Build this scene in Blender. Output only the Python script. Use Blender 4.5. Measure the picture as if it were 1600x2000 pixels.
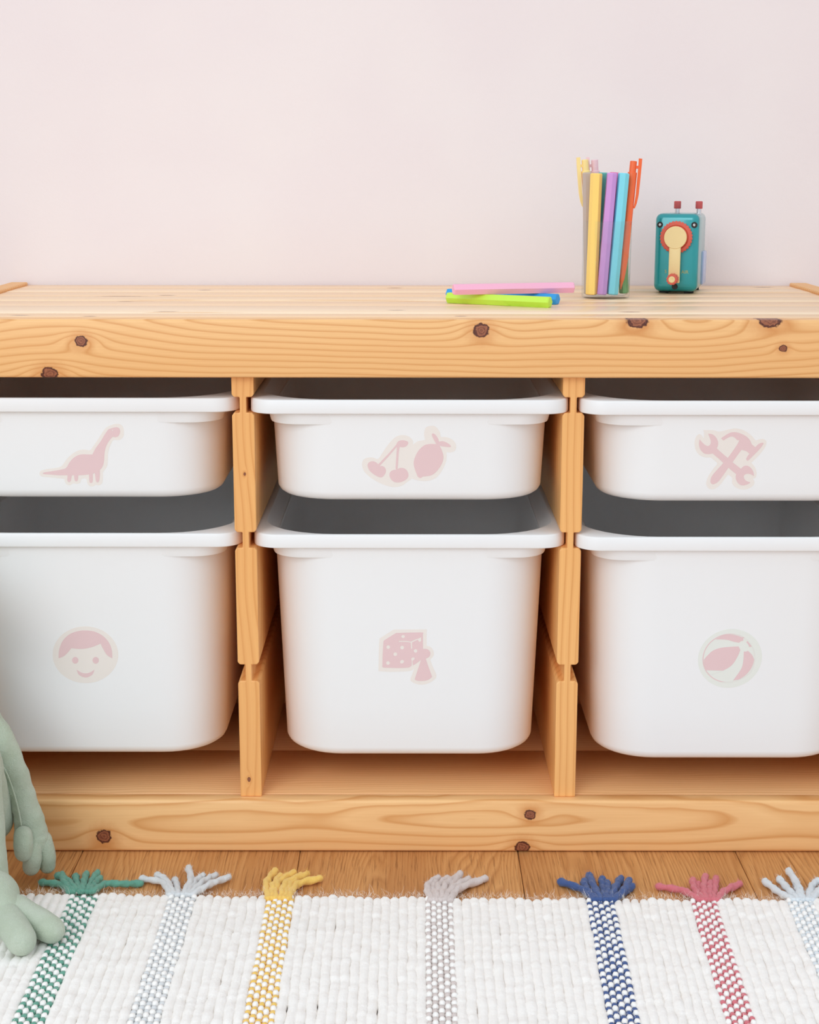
import bpy, bmesh, math, random
from mathutils import Vector, Matrix, noise

SC = bpy.context.scene
for o in list(bpy.data.objects):
    bpy.data.objects.remove(o)
COL = SC.collection
random.seed(7)
MM = 0.001
PI = math.pi

# ------------------------------------------------------------------ camera
F, TH, CX, CY, CZ = 3094.4, 0.2127, 0.0013, -1.4463, 0.6533
cd = bpy.data.cameras.new('camera')
cam = bpy.data.objects.new('camera', cd)
COL.objects.link(cam)
cam.location = (CX, CY, CZ)
cam.rotation_mode = 'QUATERNION'
fwd = Vector((0, math.cos(TH), -math.sin(TH)))
q = fwd.to_track_quat('-Z', 'Y')
roll = Matrix.Rotation(-0.0010, 3, fwd).to_quaternion()
cam.rotation_quaternion = roll @ q
cd.sensor_fit = 'HORIZONTAL'
cd.sensor_width = 36.0
cd.lens = F / 1600 * 36.0
cd.clip_start = 0.05
SC.camera = cam

# ------------------------------------------------------------------ light
world = bpy.data.worlds.new('World')
SC.world = world
world.use_nodes = True
bg = world.node_tree.nodes['Background']
bg.inputs[0].default_value = (0.925, 0.99, 1.05, 1)
bg.inputs[1].default_value = 0.97


def area(name, loc, target, sx, sy, power, col):
    d = bpy.data.lights.new(name, 'AREA')
    d.shape = 'RECTANGLE'
    d.size, d.size_y = sx, sy
    d.energy = power
    d.color = col
    o = bpy.data.objects.new(name, d)
    COL.objects.link(o)
    o.location = loc
    o.rotation_euler = (Vector(target) - Vector(loc)).to_track_quat('-Z', 'Y').to_euler()
    return o


area('window_daylight', (-1.55, -3.25, 2.15), (0.45, 0.15, 0.45), 1.9, 2.3, 47, (0.965, 1.0, 1.02))

SC.view_settings.view_transform = 'Standard'
SC.view_settings.look = 'None'
SC.view_settings.gamma = 1.0
SC.view_settings.use_curve_mapping = False
SC.view_settings.exposure = -0.02
SC.cycles.max_bounces = 16
SC.cycles.diffuse_bounces = 14
SC.cycles.transparent_max_bounces = 24
SC.cycles.use_denoising = True


# ------------------------------------------------------------------ helpers
def lin(c):
    return tuple((v / 255 / 12.92 if v / 255 <= 0.04045 else ((v / 255 + 0.055) / 1.055) ** 2.4) for v in c[:3]) + (1.0,)


def tag(o, label=None, cat=None, group=None, kind=None):
    if label: o['label'] = label
    if cat: o['category'] = cat
    if group: o['group'] = group
    if kind: o['kind'] = kind
    return o


def empty(name, loc, rot=(0, 0, 0)):
    o = bpy.data.objects.new(name, None)
    o.empty_display_size = 0.05
    o.location = loc
    o.rotation_euler = rot
    COL.objects.link(o)
    return o


def link(name, me, mat=None, parent=None, smooth=False, loc=None, rot=None):
    o = bpy.data.objects.new(name, me)
    COL.objects.link(o)
    if mat is not None and not me.materials:
        me.materials.append(mat)
    if smooth:
        for p in me.polygons: p.use_smooth = True
    if parent: o.parent = parent
    if loc is not None: o.location = loc
    if rot is not None: o.rotation_euler = rot
    return o


def to_mesh(bm, name='m'):
    bmesh.ops.recalc_face_normals(bm, faces=bm.faces[:])
    me = bpy.data.meshes.new(name)
    bm.to_mesh(me)
    bm.free()
    return me


def smooth_by_angle(o, deg=35):
    me = o.data
    for p in me.polygons: p.use_smooth = True
    bm = bmesh.new(); bm.from_mesh(me)
    for e in bm.edges:
        if len(e.link_faces) == 2:
            e.smooth = e.calc_face_angle(0) < math.radians(deg)
    bm.to_mesh(me); bm.free()
    return o


def box_bm(x0, x1, y0, y1, z0, z1, bev=0.0, seg=2):
    bm = bmesh.new()
    bmesh.ops.create_cube(bm, size=1)
    for v in bm.verts:
        v.co = Vector((x0 + (v.co.x + .5) * (x1 - x0), y0 + (v.co.y + .5) * (y1 - y0), z0 + (v.co.z + .5) * (z1 - z0)))
    if bev:
        bmesh.ops.bevel(bm, geom=bm.edges[:], offset=bev, segments=seg, profile=0.5, affect='EDGES')
    return bm


def box(name, x0, x1, y0, y1, z0, z1, mat, parent=None, bev=0.0, seg=2):
    o = link(name, to_mesh(box_bm(x0, x1, y0, y1, z0, z1, bev, seg), name), mat, parent)
    return smooth_by_angle(o, 50) if bev else o


def loft(loops, cap0=True, cap1=True, closed=False):
    bm = bmesh.new()
    L = [[bm.verts.new(p) for p in lp] for lp in loops]
    n = len(L[0])
    pairs = list(zip(L, L[1:]))
    if closed: pairs.append((L[-1], L[0]))
    for a, b in pairs:
        for i in range(n):
            j = (i + 1) % n
            bm.faces.new((a[i], a[j], b[j], b[i]))
    if not closed:
        if cap0: bm.faces.new(list(reversed(L[0])))
        if cap1: bm.faces.new(L[-1])
    return bm


def lathe_bm(prof, n=24):
    """prof: list of (r, z) from bottom to top, closed at axis if r==0"""
    bm = bmesh.new()
    rings = []
    for r, z in prof:
        if r < 1e-7: rings.append([bm.verts.new((0, 0, z))])
        else: rings.append([bm.verts.new((r * math.cos(2 * PI * i / n), r * math.sin(2 * PI * i / n), z)) for i in range(n)])
    for a, b in zip(rings, rings[1:]):
        for i in range(n):
            j = (i + 1) % n
            if len(a) == 1 and len(b) == 1: continue
            if len(a) == 1: bm.faces.new((a[0], b[j], b[i]))
            elif len(b) == 1: bm.faces.new((a[i], a[j], b[0]))
            else: bm.faces.new((a[i], a[j], b[j], b[i]))
    return bm


def tube_bm(pts, rads, n=10, ell=None):
    """smooth tapering tube with rounded ends; ell = flattening of the 2nd axis"""
    pts = [Vector(p) for p in pts]
    bm = bmesh.new()
    rings = []
    ref = None
    N = len(pts)
    for i, p in enumerate(pts):
        t = (pts[min(i + 1, N - 1)] - pts[max(i - 1, 0)]).normalized()
        if ref is None:
            ref = Vector((0, 0, 1)) if abs(t.z) < .8 else Vector((1, 0, 0))
        a = (ref - t * ref.dot(t)).normalized(); ref = a
        b = t.cross(a)
        rings.append((p, t, a, b, rads[i]))
    full = []
    p, t, a, b, r = rings[0]
    for k in (80, 55, 28):
        full.append((p - t * r * math.sin(math.radians(k)), a, b, r * math.cos(math.radians(k))))
    for p, t, a, b, r in rings: full.append((p, a, b, r))
    p, t, a, b, r = rings[-1]
    for k in (28, 55, 80):
        full.append((p + t * r * math.sin(math.radians(k)), a, b, r * math.cos(math.radians(k))))
    e = ell or 1.0
    L = []
    for p, a, b, r in full:
        L.append([bm.verts.new(p + a * r * math.cos(2 * PI * k / n) + b * r * e * math.sin(2 * PI * k / n)) for k in range(n)])
    for A, B in zip(L, L[1:]):
        for i in range(n):
            j = (i + 1) % n
            bm.faces.new((A[i], A[j], B[j], B[i]))
    bm.faces.new(list(reversed(L[0]))); bm.faces.new(L[-1])
    return bm


def catmull(pts, n=8):
    pts = [Vector(p) for p in pts]
    P = [pts[0] * 2 - pts[1]] + pts + [pts[-1] * 2 - pts[-2]]
    out = []
    for i in range(1, len(P) - 2):
        for k in range(n):
            t = k / n
            a, b, c, d = P[i - 1:i + 3]
            out.append(0.5 * (2 * b + (c - a) * t + (2 * a - 5 * b + 4 * c - d) * t * t + (3 * b - a - 3 * c + d) * t ** 3))
    out.append(pts[-1])
    return out


def join_bm(dst, src):
    me = bpy.data.meshes.new('tmp'); src.to_mesh(me); src.free()
    dst.from_mesh(me); bpy.data.meshes.remove(me)


def copy_tree(o, parent=None):
    c = o.copy(); COL.objects.link(c)
    if parent is not None: c.parent = parent
    for ch in list(o.children): copy_tree(ch, c)
    return c


_cf = Vector((0, math.cos(TH), -math.sin(TH))); _cr = Vector((1, 0, 0)); _cu = Vector((0, math.sin(TH), math.cos(TH)))


def ray(x, y):
    return _cf + _cr * ((x - 800) / F) - _cu * ((y - 1000) / F)


def on_y(x, y, Y):      # measured photo point at a known distance from the wall
    d = ray(x, y); return Vector((CX, CY, CZ)) + d * ((Y - CY) / d.y)


def on_z(x, y, Z):      # measured photo point on a known level
    d = ray(x, y); return Vector((CX, CY, CZ)) + d * ((Z - CZ) / d.z)


# ------------------------------------------------------------------ materials
class NT:
    def __init__(s, name):
        s.m = bpy.data.materials.new(name); s.m.use_nodes = True
        s.t = s.m.node_tree; s.b = s.t.nodes['Principled BSDF']; s.out = s.t.nodes['Material Output']

    def n(s, typ, **kw):
        nd = s.t.nodes.new(typ)
        for k, v in kw.items(): setattr(nd, k, v)
        return nd

    def set(s, sock, v):
        if isinstance(v, bpy.types.NodeSocket): s.t.links.new(v, sock)
        elif v is not None: sock.default_value = v

    def math(s, op, a, b=None, c=None, clamp=False):
        nd = s.n('ShaderNodeMath', operation=op, use_clamp=clamp)
        s.set(nd.inputs[0], a); s.set(nd.inputs[1], b)
        if c is not None: s.set(nd.inputs[2], c)
        return nd.outputs[0]

    def obj(s):
        return s.n('ShaderNodeTexCoord').outputs['Object']

    def sep(s, v):
        nd = s.n('ShaderNodeSeparateXYZ'); s.set(nd.inputs[0], v); return nd.outputs

    def comb(s, x, y, z):
        nd = s.n('ShaderNodeCombineXYZ')
        for i, v in enumerate((x, y, z)): s.set(nd.inputs[i], v)
        return nd.outputs[0]

    def noise(s, vec, scale, detail=2.0, rough=0.5, col=False):
        nd = s.n('ShaderNodeTexNoise'); s.set(nd.inputs['Vector'], vec)
        nd.inputs['Scale'].default_value = scale; nd.inputs['Detail'].default_value = detail
        nd.inputs['Roughness'].default_value = rough
        return nd.outputs['Color'] if col else nd.outputs[0]

    def ramp(s, fac, stops, interp='LINEAR'):
        nd = s.n('ShaderNodeValToRGB'); s.set(nd.inputs[0], fac)
        cr = nd.color_ramp; cr.interpolation = interp
        while len(cr.elements) < len(stops): cr.elements.new(0.5)
        for e, (p, c) in zip(cr.elements, stops):
            e.position = p; e.color = c
        return nd.outputs[0]

    def mix(s, fac, a, b, mode='MIX'):
        nd = s.n('ShaderNodeMix', data_type='RGBA', blend_type=mode)
        s.set(nd.inputs[0], fac); s.set(nd.inputs[6], a); s.set(nd.inputs[7], b)
        return nd.outputs[2]

    def sstep(s, v, a, b, lo=0.0, hi=1.0):
        nd = s.n('ShaderNodeMapRange', interpolation_type='SMOOTHSTEP')
        s.set(nd.inputs[0], v)
        for i, x in zip((1, 2, 3, 4), (a, b, lo, hi)): nd.inputs[i].default_value = x
        return nd.outputs[0]

    def bump(s, h, strength, dist=0.001):
        nd = s.n('ShaderNodeBump'); s.set(nd.inputs['Height'], h)
        nd.inputs['Strength'].default_value = strength; nd.inputs['Distance'].default_value = dist
        s.t.links.new(nd.outputs[0], s.b.inputs['Normal'])


def plain(name, col, rough=0.5, **kw):
    m = NT(name)
    m.b.inputs['Base Color'].default_value = col if len(col) == 4 else tuple(col) + (1,)
    m.b.inputs['Roughness'].default_value = rough
    for k, v in kw.items(): m.b.inputs[k].default_value = v
    return m.m


def wood(name, axes='XZY', seed=0.0, knots=(), light=(246, 197, 136), dark=(216, 150, 84), freq=150.0, vc=0.0,
         depth=0.02, wander=0.05, tint=None, rough=0.42, streaks=(), contrast=0.8):
    """sawn pine: rings of a log cut by the board; knots = (u, v, ru, rv) in metres along / across the grain"""
    t = NT(name)
    P = t.sep(t.obj())
    ax = {'X': P[0], 'Y': P[1], 'Z': P[2]}
    u, v, w = (ax[a] for a in axes)
    us = t.math('ADD', u, seed)
    slow = t.comb(t.math('MULTIPLY', us, 3.2), t.math('MULTIPLY', v, 5.0), t.math('ADD', t.math('MULTIPLY', w, 5.0), seed * 3))
    n1 = t.math('SUBTRACT', t.noise(slow, 1.0, 1.0), 0.5)
    slow2 = t.comb(t.math('MULTIPLY', us, 9.0), t.math('MULTIPLY', v, 26.0), t.math('ADD', t.math('MULTIPLY', w, 20.0), seed * 5 + 3))
    n2 = t.math('SUBTRACT', t.noise(slow2, 1.0, 2.0), 0.5)
    dep = t.math('ADD', t.math('MULTIPLY', n1, wander), depth)
    vv = t.math('ADD', t.math('SUBTRACT', v, vc), t.math('MULTIPLY', n2, 0.010))
    r = t.math('SQRT', t.math('ADD', t.math('MULTIPLY', vv, vv), t.math('MULTIPLY', dep, dep)))
    r = t.math('ADD', r, t.math('MULTIPLY', w, 0.35))
    kd = None
    wob = t.math('MULTIPLY', t.math('SUBTRACT', t.noise(t.obj(), 260.0, 2.0), 0.5), 0.9)
    for ku, kv, ru, rv in knots:
        a = t.math('DIVIDE', t.math('SUBTRACT', u, ku), ru); b = t.math('DIVIDE', t.math('SUBTRACT', v, kv), rv)
        d = t.math('SQRT', t.math('ADD', t.math('MULTIPLY', a, a), t.math('MULTIPLY', b, b)))
        a2 = t.math('MULTIPLY', a, 0.30); b2 = t.math('MULTIPLY', b, 0.55)
        g = t.math('POWER', 2.718, t.math('MULTIPLY', t.math('ADD', t.math('MULTIPLY', a2, a2), t.math('MULTIPLY', b2, b2)), -1.0))
        r = t.math('ADD', r, t.math('MULTIPLY', g, 0.011 if rv > 0.004 else 0.005))
        kd = d if kd is None else t.math('MINIMUM', kd, d)
    ring = t.math('FRACT', t.math('ADD', t.math('MULTIPLY', r, freq), t.math('MULTIPLY', n2, 0.8)))
    L, D = lin(light), lin(dark)
    k = contrast
    mixc = lambda f: tuple(L[i] * (1 - f * k) + D[i] * f * k for i in range(3)) + (1,)
    col = t.ramp(ring, [(0.0, mixc(0.12)), (0.42, mixc(0.0)), (0.70, mixc(0.35)), (0.88, mixc(1.0)), (0.95, mixc(0.55)), (1.0, mixc(0.12))])
    # broad sapwood / heartwood tone and fine fibre
    tone = t.noise(t.comb(t.math('MULTIPLY', us, 1.6), t.math('MULTIPLY', v, 22.0), t.math('MULTIPLY', w, 22.0)), 1.0, 2.0)
    col = t.mix(t.sstep(tone, 0.35, 0.7, 0.0, 0.32), col, lin(tint or (236, 172, 106)))
    fib = t.noise(t.comb(t.math('MULTIPLY', us, 14.0), t.math('MULTIPLY', v, 900.0), t.math('MULTIPLY', w, 900.0)), 1.0, 3.0, 0.6)
    col = t.mix(t.sstep(fib, 0.35, 0.75, 0.0, 0.13), col, lin((204, 138, 76)))
    for su, sv, ru, rv in streaks:      # short dark resin streaks
        a = t.math('DIVIDE', t.math('SUBTRACT', u, su), ru); b = t.math('DIVIDE', t.math('SUBTRACT', v, sv), rv)
        d = t.math('SQRT', t.math('ADD', t.math('MULTIPLY', a, a), t.math('MULTIPLY', b, b)))
        d = t.math('ADD', d, t.math('MULTIPLY', wob, 0.6))
        col = t.mix(t.sstep(d, 0.45, 1.15, 0.9, 0.0), col, lin((112, 68, 54)))
    if kd is not None:
        dw = t.math('ADD', kd, wob)
        col = t.mix(t.sstep(dw, 0.9, 3.2, 0.42, 0.0), col, lin((206, 128, 64)))
        kr = t.math('FRACT', t.math('MULTIPLY', dw, 2.6))
        kcol = t.mix(kr, lin((112, 60, 44)), lin((168, 104, 72)))
        col = t.mix(t.sstep(dw, 0.86, 1.08, 1.0, 0.0), col, kcol)
        col = t.mix(t.math('MULTIPLY', t.sstep(dw, 0.72, 0.95), t.sstep(dw, 0.98, 1.2, 1.0, 0.0)), col, lin((84, 40, 30)))
    t.set(t.b.inputs['Base Color'], col)
    t.b.inputs['Roughness'].default_value = rough
    t.b.inputs['IOR'].default_value = 1.45
    t.bump(fib, 0.10, 0.0004)
    return t.m


def wall_mat():
    t = NT('pale_pink_wall_paint')
    P = t.obj()
    a = t.noise(P, 7.0, 2.0); b = t.noise(P, 140.0, 3.0, 0.55); c = t.noise(P, 420.0, 2.0)
    col = t.mix(t.sstep(a, 0.3, 0.7), lin((236, 226, 227)), lin((238, 229, 229)))
    t.set(t.b.inputs['Base Color'], col)
    t.b.inputs['Roughness'].default_value = 0.7
    t.b.inputs['Specular IOR Level'].default_value = 0.3
    h = t.math('ADD', t.math('MULTIPLY', b, 0.8), t.math('MULTIPLY', c, 0.3))
    t.bump(h, 0.22, 0.0012)
    return t.m


def oak_mat():
    t = NT('oiled_oak')
    oi = t.n('ShaderNodeObjectInfo').outputs['Random']
    P = t.sep(t.obj())
    x, y, z = P[0], P[1], P[2]
    off = t.math('MULTIPLY', oi, 17.0)
    # cathedral centre: rings about an axis running along the plank
    n1 = t.math('SUBTRACT', t.noise(t.comb(t.math('MULTIPLY', x, 9.0), t.math('ADD', t.math('MULTIPLY', y, 2.4), off), off), 1.0, 3.0), 0.5)
    rr = t.math('ADD', t.math('MULTIPLY', x, 1.0), t.math('MULTIPLY', n1, 0.16))
    ring = t.math('FRACT', t.math('MULTIPLY', rr, 210.0))
    col = t.ramp(ring, [(0.0, lin((200, 142, 84))), (0.55, lin((212, 156, 98))), (0.85, lin((186, 128, 74))), (1.0, lin((200, 142, 84)))])
    tone = t.noise(t.comb(t.math('MULTIPLY', x, 16.0), t.math('ADD', t.math('MULTIPLY', y, 1.8), off), off), 1.0, 3.0)
    col = t.mix(t.sstep(tone, 0.35, 0.72, 0.0, 0.6), col, lin((176, 114, 62)))
    po = t.noise(t.comb(t.math('MULTIPLY', x, 700.0), t.math('ADD', t.math('MULTIPLY', y, 38.0), off), 0.0), 1.0, 3.0, 0.65)
    col = t.mix(t.sstep(po, 0.53, 0.66, 0.0, 0.62), col, lin((126, 76, 36)))
    col = t.mix(t.sstep(po, 0.44, 0.30, 0.0, 0.35), col, lin((222, 168, 108)))
    t.set(t.b.inputs['Base Color'], col)
    t.b.inputs['Roughness'].default_value = 0.5
    t.bump(po, 0.25, 0.0005)
    return t.m


def wool(name, col, var=0.08, sheen=0.25):
    t = NT(name)
    P = t.obj()
    a = t.noise(P, 55.0, 3.0, 0.6); b = t.noise(P, 1500.0, 3.0, 0.65)
    c = lin(col)
    d = tuple(v * (1 - 2.2 * var) for v in c[:3]) + (1,)
    base = t.mix(t.sstep(a, 0.35, 0.75, 0.0, 0.6), c, d)
    base = t.mix(t.sstep(b, 0.35, 0.7, 0.35, 0.0), base, d)
    t.set(t.b.inputs['Base Color'], base)
    t.b.inputs['Roughness'].default_value = 0.95
    t.b.inputs['Specular IOR Level'].default_value = 0.1
    t.b.inputs['Sheen Weight'].default_value = sheen
    t.bump(t.math('ADD', t.math('MULTIPLY', t.noise(P, 420.0, 2.0), 0.7), t.math('MULTIPLY', b, 0.5)), 0.55, 0.0012)
    return t.m


def plush_mat():
    t = NT('sage_green_plush')
    P = t.obj()
    a = t.noise(P, 45.0, 3.0, 0.6); b = t.noise(P, 900.0, 3.0, 0.7); c = t.noise(P, 160.0, 3.0, 0.6)
    col = t.mix(t.sstep(a, 0.35, 0.7), lin((192, 204, 182)), lin((202, 212, 194)))
    col = t.mix(t.sstep(b, 0.4, 0.7, 0.3, 0.0), col, lin((164, 178, 154)))
    t.set(t.b.inputs['Base Color'], col)
    t.b.inputs['Roughness'].default_value = 0.95
    t.b.inputs['Specular IOR Level'].default_value = 0.1
    t.b.inputs['Sheen Weight'].default_value = 0.35
    t.bump(t.math('ADD', b, t.math('MULTIPLY', c, 0.9)), 0.7, 0.0018)
    return t.m


def clear_mat():
    t = NT('clear_acrylic')
    tr = t.n('ShaderNodeBsdfTransparent'); tr.inputs[0].default_value = (0.97, 0.985, 0.98, 1)
    gl = t.n('ShaderNodeBsdfGlossy'); gl.inputs['Roughness'].default_value = 0.03
    lw = t.n('ShaderNodeLayerWeight'); lw.inputs[0].default_value = 0.5
    fr = t.math('ADD', t.math('MULTIPLY', t.math('POWER', lw.outputs['Facing'], 5.0), 0.80), 0.035)
    mx = t.n('ShaderNodeMixShader')
    t.set(mx.inputs[0], fr); t.set(mx.inputs[1], tr.outputs[0]); t.set(mx.inputs[2], gl.outputs[0])
    t.t.links.new(mx.outputs[0], t.out.inputs[0])
    return t.m


M_bin = NT('white_plastic')
M_bin.b.inputs['Base Color'].default_value = (0.862, 0.874, 0.882, 1); M_bin.b.inputs['Roughness'].default_value = 0.42
M_bin = M_bin.m
M_cream = plain('cream_vinyl', lin((236, 230, 224)), 0.5)
M_cream_green = plain('pale_green_vinyl', lin((230, 234, 228)), 0.5)
M_pinkprint = plain('dusty_pink_print', lin((229, 200, 202)), 0.5)
M_clear = clear_mat()
M_plush = plush_mat()
M_wall = wall_mat()
M_oak = oak_mat()

# ------------------------------------------------------------------ room
WY = 0.446
wall = link('wall_back', to_mesh(box_bm(-2.6, 2.6, WY, WY + 0.08, 0, 2.6), 'wall_back'), M_wall)
tag(wall, kind='structure')
floor = empty('floor', (0, 0, 0)); tag(floor, kind='structure')
PW = 0.2135
pme = to_mesh(box_bm(-PW / 2 + .0003, PW / 2 - .0003, 0, 1.0, -0.014, 0, 0.0008, 1), 'plank')
for i in range(-8, 9):
    x = -0.1055 + PW * (i + 0.5)
    ends = sorted([-2.6, -1.5 - 0.9 * random.random(), WY])
    if i == -4: ends = [-2.6, -1.3, WY]
    for a, b in zip(ends, ends[1:]):
        p = link('plank', pme, M_oak, floor, loc=(x, a + .0003, 0))
        p.scale = (1, b - a - .0006, 1)
link('subfloor', to_mesh(box_bm(-2.0, 2.0, -2.6, WY, -0.05, -0.0145), 'subfloor'), plain('dark_subfloor', lin((60, 38, 22)), 0.9), floor)

# ------------------------------------------------------------------ pine shelving unit
H = 0.152 + 0.0013
ZS, ZA, ZT = 0.0538, 0.4666, 0.520
unit = empty('shelving_unit', (0, 0, 0))
tag(unit, 'long knotty pine shelving unit with grooved dividers against the pink wall', 'shelf')


def kn(x, y, r, asp=1.15, Y=0.0):
    p = on_y(x, y, Y); s = r * 0.43 * MM
    return (p.x, p.z, s * asp, s)


k_top = [kn(158, 667, 11), kn(97, 731, 13, 1.3), kn(940, 645, 14, 1.1), kn(1245, 626, 14, 1.5), kn(1504, 624, 15, 1.5), kn(1530, 680, 7)]
k_bot = [kn(204, 1634, 15, 1.1), kn(1036, 1591, 11), kn(1021, 1655, 14, 1.1)]
W_rail_t = wood('pine_front_rail', 'XZY', 3.1, k_top, freq=185, vc=ZA + 0.075, depth=0.03, wander=0.085)
W_rail_b = wood('pine_base_rail', 'XZY', 8.45, k_bot, light=(248, 201, 142), freq=105, vc=0.034, depth=0.012, wander=0.075)
box('front_rail', -0.472, 0.472, 0, 0.022, ZA, ZT, W_rail_t, unit, 0.0028, 3)
box('base_rail', -0.472, 0.472, 0, 0.018, 0.0006, ZS, W_rail_b, unit, 0.0028, 3)
# glued staves of the top
st = [0.022, 0.062, 0.150, 0.208, 0.268, 0.330, 0.388, 0.442]
toplight = [(253, 220, 178), (255, 233, 202), (252, 222, 188), (254, 228, 192), (252, 221, 184), (255, 229, 196), (252, 222, 188)]  # stave tones, with the pale sheen of the top put into the colour


def tk(x, y, l, w, Y=None):
    p = on_z(x, y, ZT); return (p.x, p.y, l * .5 * MM, w * MM)


stre = [tk(237, 579, 60, 5), tk(325, 577, 24, 4), tk(245, 589, 20, 3), tk(40, 616, 22, 3), tk(175, 618, 16, 3), tk(325, 609, 26, 2.5),
        tk(775, 606, 20, 3), tk(1230, 609, 24, 4), tk(400, 567, 18, 4), tk(1490, 560, 30, 5), tk(770, 562, 20, 4), tk(900, 617, 14, 3)]
for i, (a, b) in enumerate(zip(st, st[1:])):
    ss = [s for s in stre if a - .002 < s[1] < b + .002]
    m = wood('pine_top_stave', 'XYZ', 1.7 * i + .6, (), light=toplight[i], dark=(232, 182, 130), freq=120, vc=a + (0.01 if i % 2 else 0.07), depth=0.02,
             wander=0.03, rough=0.36, streaks=ss, contrast=0.75, tint=(242, 198, 148))
    box('top_board', -0.449, 0.449, a + .0002, b - .0002, ZT - 0.018, ZT - (0.0 if i % 2 else 0.00025), m, unit, 0.0006, 1)
# bottom shelf boards
sb = [0.018, 0.137, 0.290, 0.442]
for i, (a, b) in enumerate(zip(sb, sb[1:])):
    m = wood('pine_shelf_board', 'XYZ', 4.3 * i + 1.2, (), light=(240, 190, 138), dark=(218, 160, 104), freq=190, vc=a - 0.01, depth=0.01, wander=0.02,
             streaks=[tk(230, 1492, 26, 5)] if i == 0 else (), contrast=0.8)
    box('shelf_board', -0.449, 0.449, a + .0003, b - .0003, ZS - 0.020, ZS - 0.0004 * i, m, unit, 0.0006, 1)
ZG = [(0.1722, 0.1886), (0.3038, 0.3190), (0.4328, 0.4474)]


def divider(x, left=True, right=True, y0=0.010, zb=ZS, zt=ZA, name='divider', mat=None):
    t, wb, c = 0.0103, 0.0030, 0.0022
    def side(sgn, on):
        pts = [(sgn * t, zb)]
        for a, b in ZG:
            if on:
                pts += [(sgn * t, a - c * 1.1), (sgn * (t - c), a), (sgn * wb, a), (sgn * wb, b), (sgn * (t - c), b), (sgn * t, b + c * 1.1)]
        pts.append((sgn * t, zt))
        return pts
    R = side(1, right); Lp = side(-1, left)
    prof = R + list(reversed(Lp))
    bm = loft([[(x + a, y0, z) for a, z in prof], [(x + a, 0.441, z) for a, z in prof]])
    o = link(name, to_mesh(bm, name), mat, unit)
    bv = o.modifiers.new('bevel', 'BEVEL'); bv.width = 0.0009; bv.segments = 2; bv.limit_method = 'ANGLE'
    return o


p1 = on_y(478, 926, .01); p2 = on_y(487, 1523, .01)
P0 = 0.15335
divider(-P0, mat=wood('pine_divider', 'ZXY', 2.2, [(p1.z, p1.x, .0014, .0010), (p2.z, p2.x, .0022, .0014)], light=(244, 184, 114), dark=(220, 150, 82), freq=170, vc=-.13, depth=.015, wander=.05))
divider(P0, mat=wood('pine_divider', 'ZXY', 6.7, (), light=(246, 188, 118), dark=(220, 152, 84), freq=160, vc=.19, depth=.02, wander=.05))
W_end = wood('pine_end_panel', 'ZYX', 5.1, (), light=(242, 186, 116), freq=120, vc=.2, depth=.03)
for s in (-1, 1):
    o = divider(s * 0.4603, left=s > 0, right=s < 0, y0=0.022, zb=0.0006, zt=ZT + 0.0032, name='end_panel', mat=W_end)
    o.modifiers['bevel'].width = 0.0022


# ------------------------------------------------------------------ storage bins
def rrect(hw, y0, y1, rf, z, rb=None, n=10):
    rb = rf if rb is None else rb
    pts = []
    for cx, cy, r, a0 in ((hw - rf, y0 + rf, rf, -90), (hw - rb, y1 - rb, rb, 0), (-hw + rb, y1 - rb, rb, 90), (-hw + rf, y0 + rf, rf, 180)):
        for k in range(n + 1):
            a = math.radians(a0 + 90 * k / n)
            pts.append((cx + r * math.cos(a), cy + r * math.sin(a), z))
    return pts


def bin_dims(h):
    tp = 8.5 if h > 0.15 else 4.6        # taper of each side, mm
    f = lambda s: (0.1315 - tp * MM * s, 0.0058 + (tp - 1.2) * MM * s, 0.4140 - tp * MM * s, 0.062 - 0.006 * s)
    return f


def bin_front(h, z):                      # y of the front face at height z
    s = 1 - z / (h - 0.0134)
    return bin_dims(h)(s)[1]


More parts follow.
